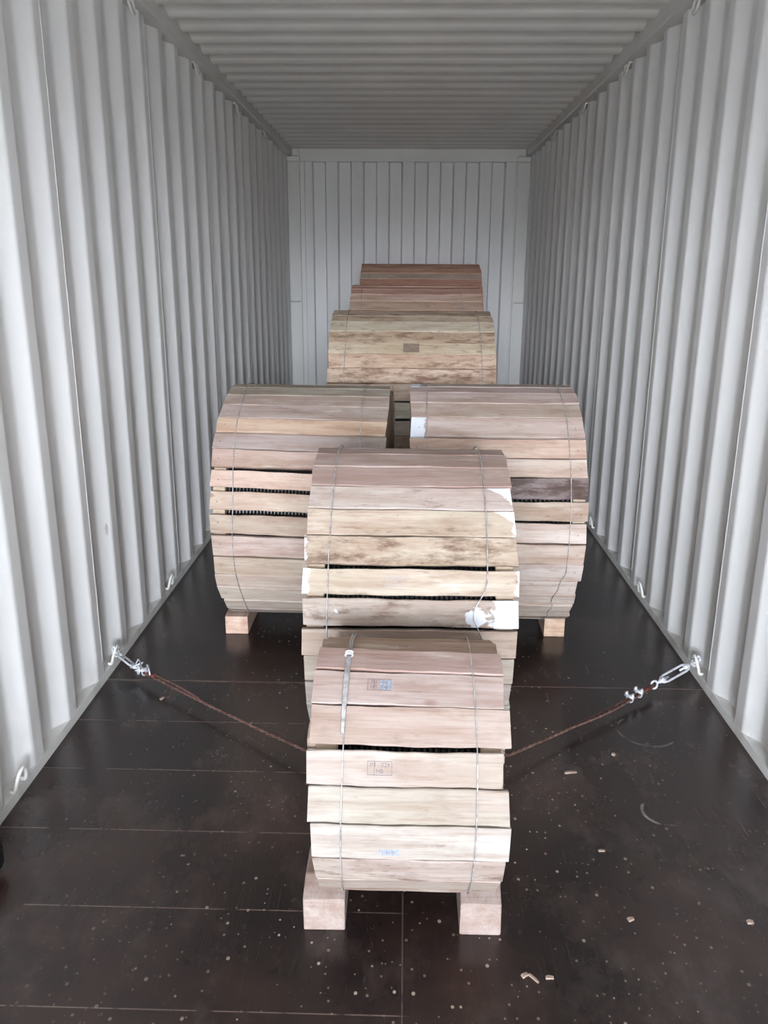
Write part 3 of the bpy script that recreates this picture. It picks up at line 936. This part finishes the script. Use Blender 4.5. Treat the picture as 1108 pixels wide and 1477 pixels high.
# ================================================================== LOOSE BITS ON THE FLOOR
def chip(x, y, L, w, h, rz, label, seed, col=(.82, .70, .60)):
    rnd = random.Random(seed)
    bm = bmesh.new()
    n = 5; rows = []
    for i in range(n + 1):
        u = i / n; ww = w * (.55 + .45 * math.sin(math.pi * (u * .8 + .15))) * rnd.uniform(.85, 1.1)
        z = h * .35 * math.sin(math.pi * u) + .0002
        rows.append([bm.verts.new(((u - .5) * L, -ww / 2, z)), bm.verts.new(((u - .5) * L, ww / 2, z)), bm.verts.new(((u - .5) * L, ww / 2 * .8, z + h)), bm.verts.new(((u - .5) * L, -ww / 2 * .8, z + h))])
    for A, B in zip(rows, rows[1:]):
        for k in range(4): bm.faces.new((A[k], A[(k + 1) % 4], B[(k + 1) % 4], B[k]))
    bm.faces.new(rows[0][::-1]); bm.faces.new(rows[-1])
    o = link('wood_chip', finish(bm, 'wood_chip'), M_CHIP)
    o.location = (x, y, .0); o.rotation_euler = (0, 0, math.radians(rz))
    tag(o, label, 'wood chip', 'wood chips on the floor')
chip(.543, 2.353, .040, .011, .004, 8, 'slim pale wood chip right of the nearest drum on open floor', 1)
chip(.285, 1.541, .016, .012, .004, 30, 'stubby pinkish wood chip, left of the three at the bottom', 2)
chip(.304, 1.533, .030, .007, .004, -50, 'slanting orange wood splinter between two stubby chips at the bottom', 3)
chip(.341, 1.536, .018, .011, .004, 0, 'small pale wood chip, right of the three at the bottom', 4)
chip(.558, 1.977, .018, .009, .003, 0, 'tiny pale wood chip below the curved floor scuff', 5)
chip(.573, 1.722, .016, .014, .004, 20, 'grey-white crumb of wood on the lower right floor', 6)
chip(-.906, 2.785, .020, .013, .004, 60, 'small white chip near the left lashing rope', 7)
chip(.707, 2.463, .013, .013, .005, 60, 'round white crumb just below the right lashing rope', 8)
chip(.868, 1.722, .016, .016, .004, 0, 'pale rounded crumb near the right edge of the floor', 9)
chip(.100, 1.835, .014, .012, .005, 20, 'bright crumb between the two blocks of the nearest drum', 10)
chip(.47, 3.22, .035, .008, .004, 65, 'thin pale splinter between the second drum and the right large drum', 11)
chip(-.36, 3.15, .030, .012, .004, 20, 'flat pale chip in front of the left large drum', 12)

# dark rounded bag just entering at the left edge
bm = bmesh.new()
bmesh.ops.create_uvsphere(bm, u_segments=28, v_segments=18, radius=1.0)
rnd = random.Random(3)
for v in bm.verts:
    c = v.co
    w = 1 + .03 * math.sin(5 * c.x + 2 * c.z) + .02 * math.sin(9 * c.y + c.z * 4)
    c.x *= w; c.y *= w
    c.z = max(c.z, -.85)
    v.co = Vector((c.x * .105, c.y * .115, (c.z + .85) * .065))
bag = empty('bag', (-1.150, 1.795, 0))
tag(bag, 'black rounded bag barely showing at the left edge on the floor', 'bag')
link('body', finish(bm, 'bag', True), M_BLACK, bag)
bm = bmesh.new()
add_tube(bm, [(-.02, 0, .115), (-.022, .0, .135), (-.012, .004, .15), (.006, .006, .152), (.016, .006, .137), (.014, .004, .113)], .007, 8)
link('handle', finish(bm, 'handle', True), M_BLACK, bag)
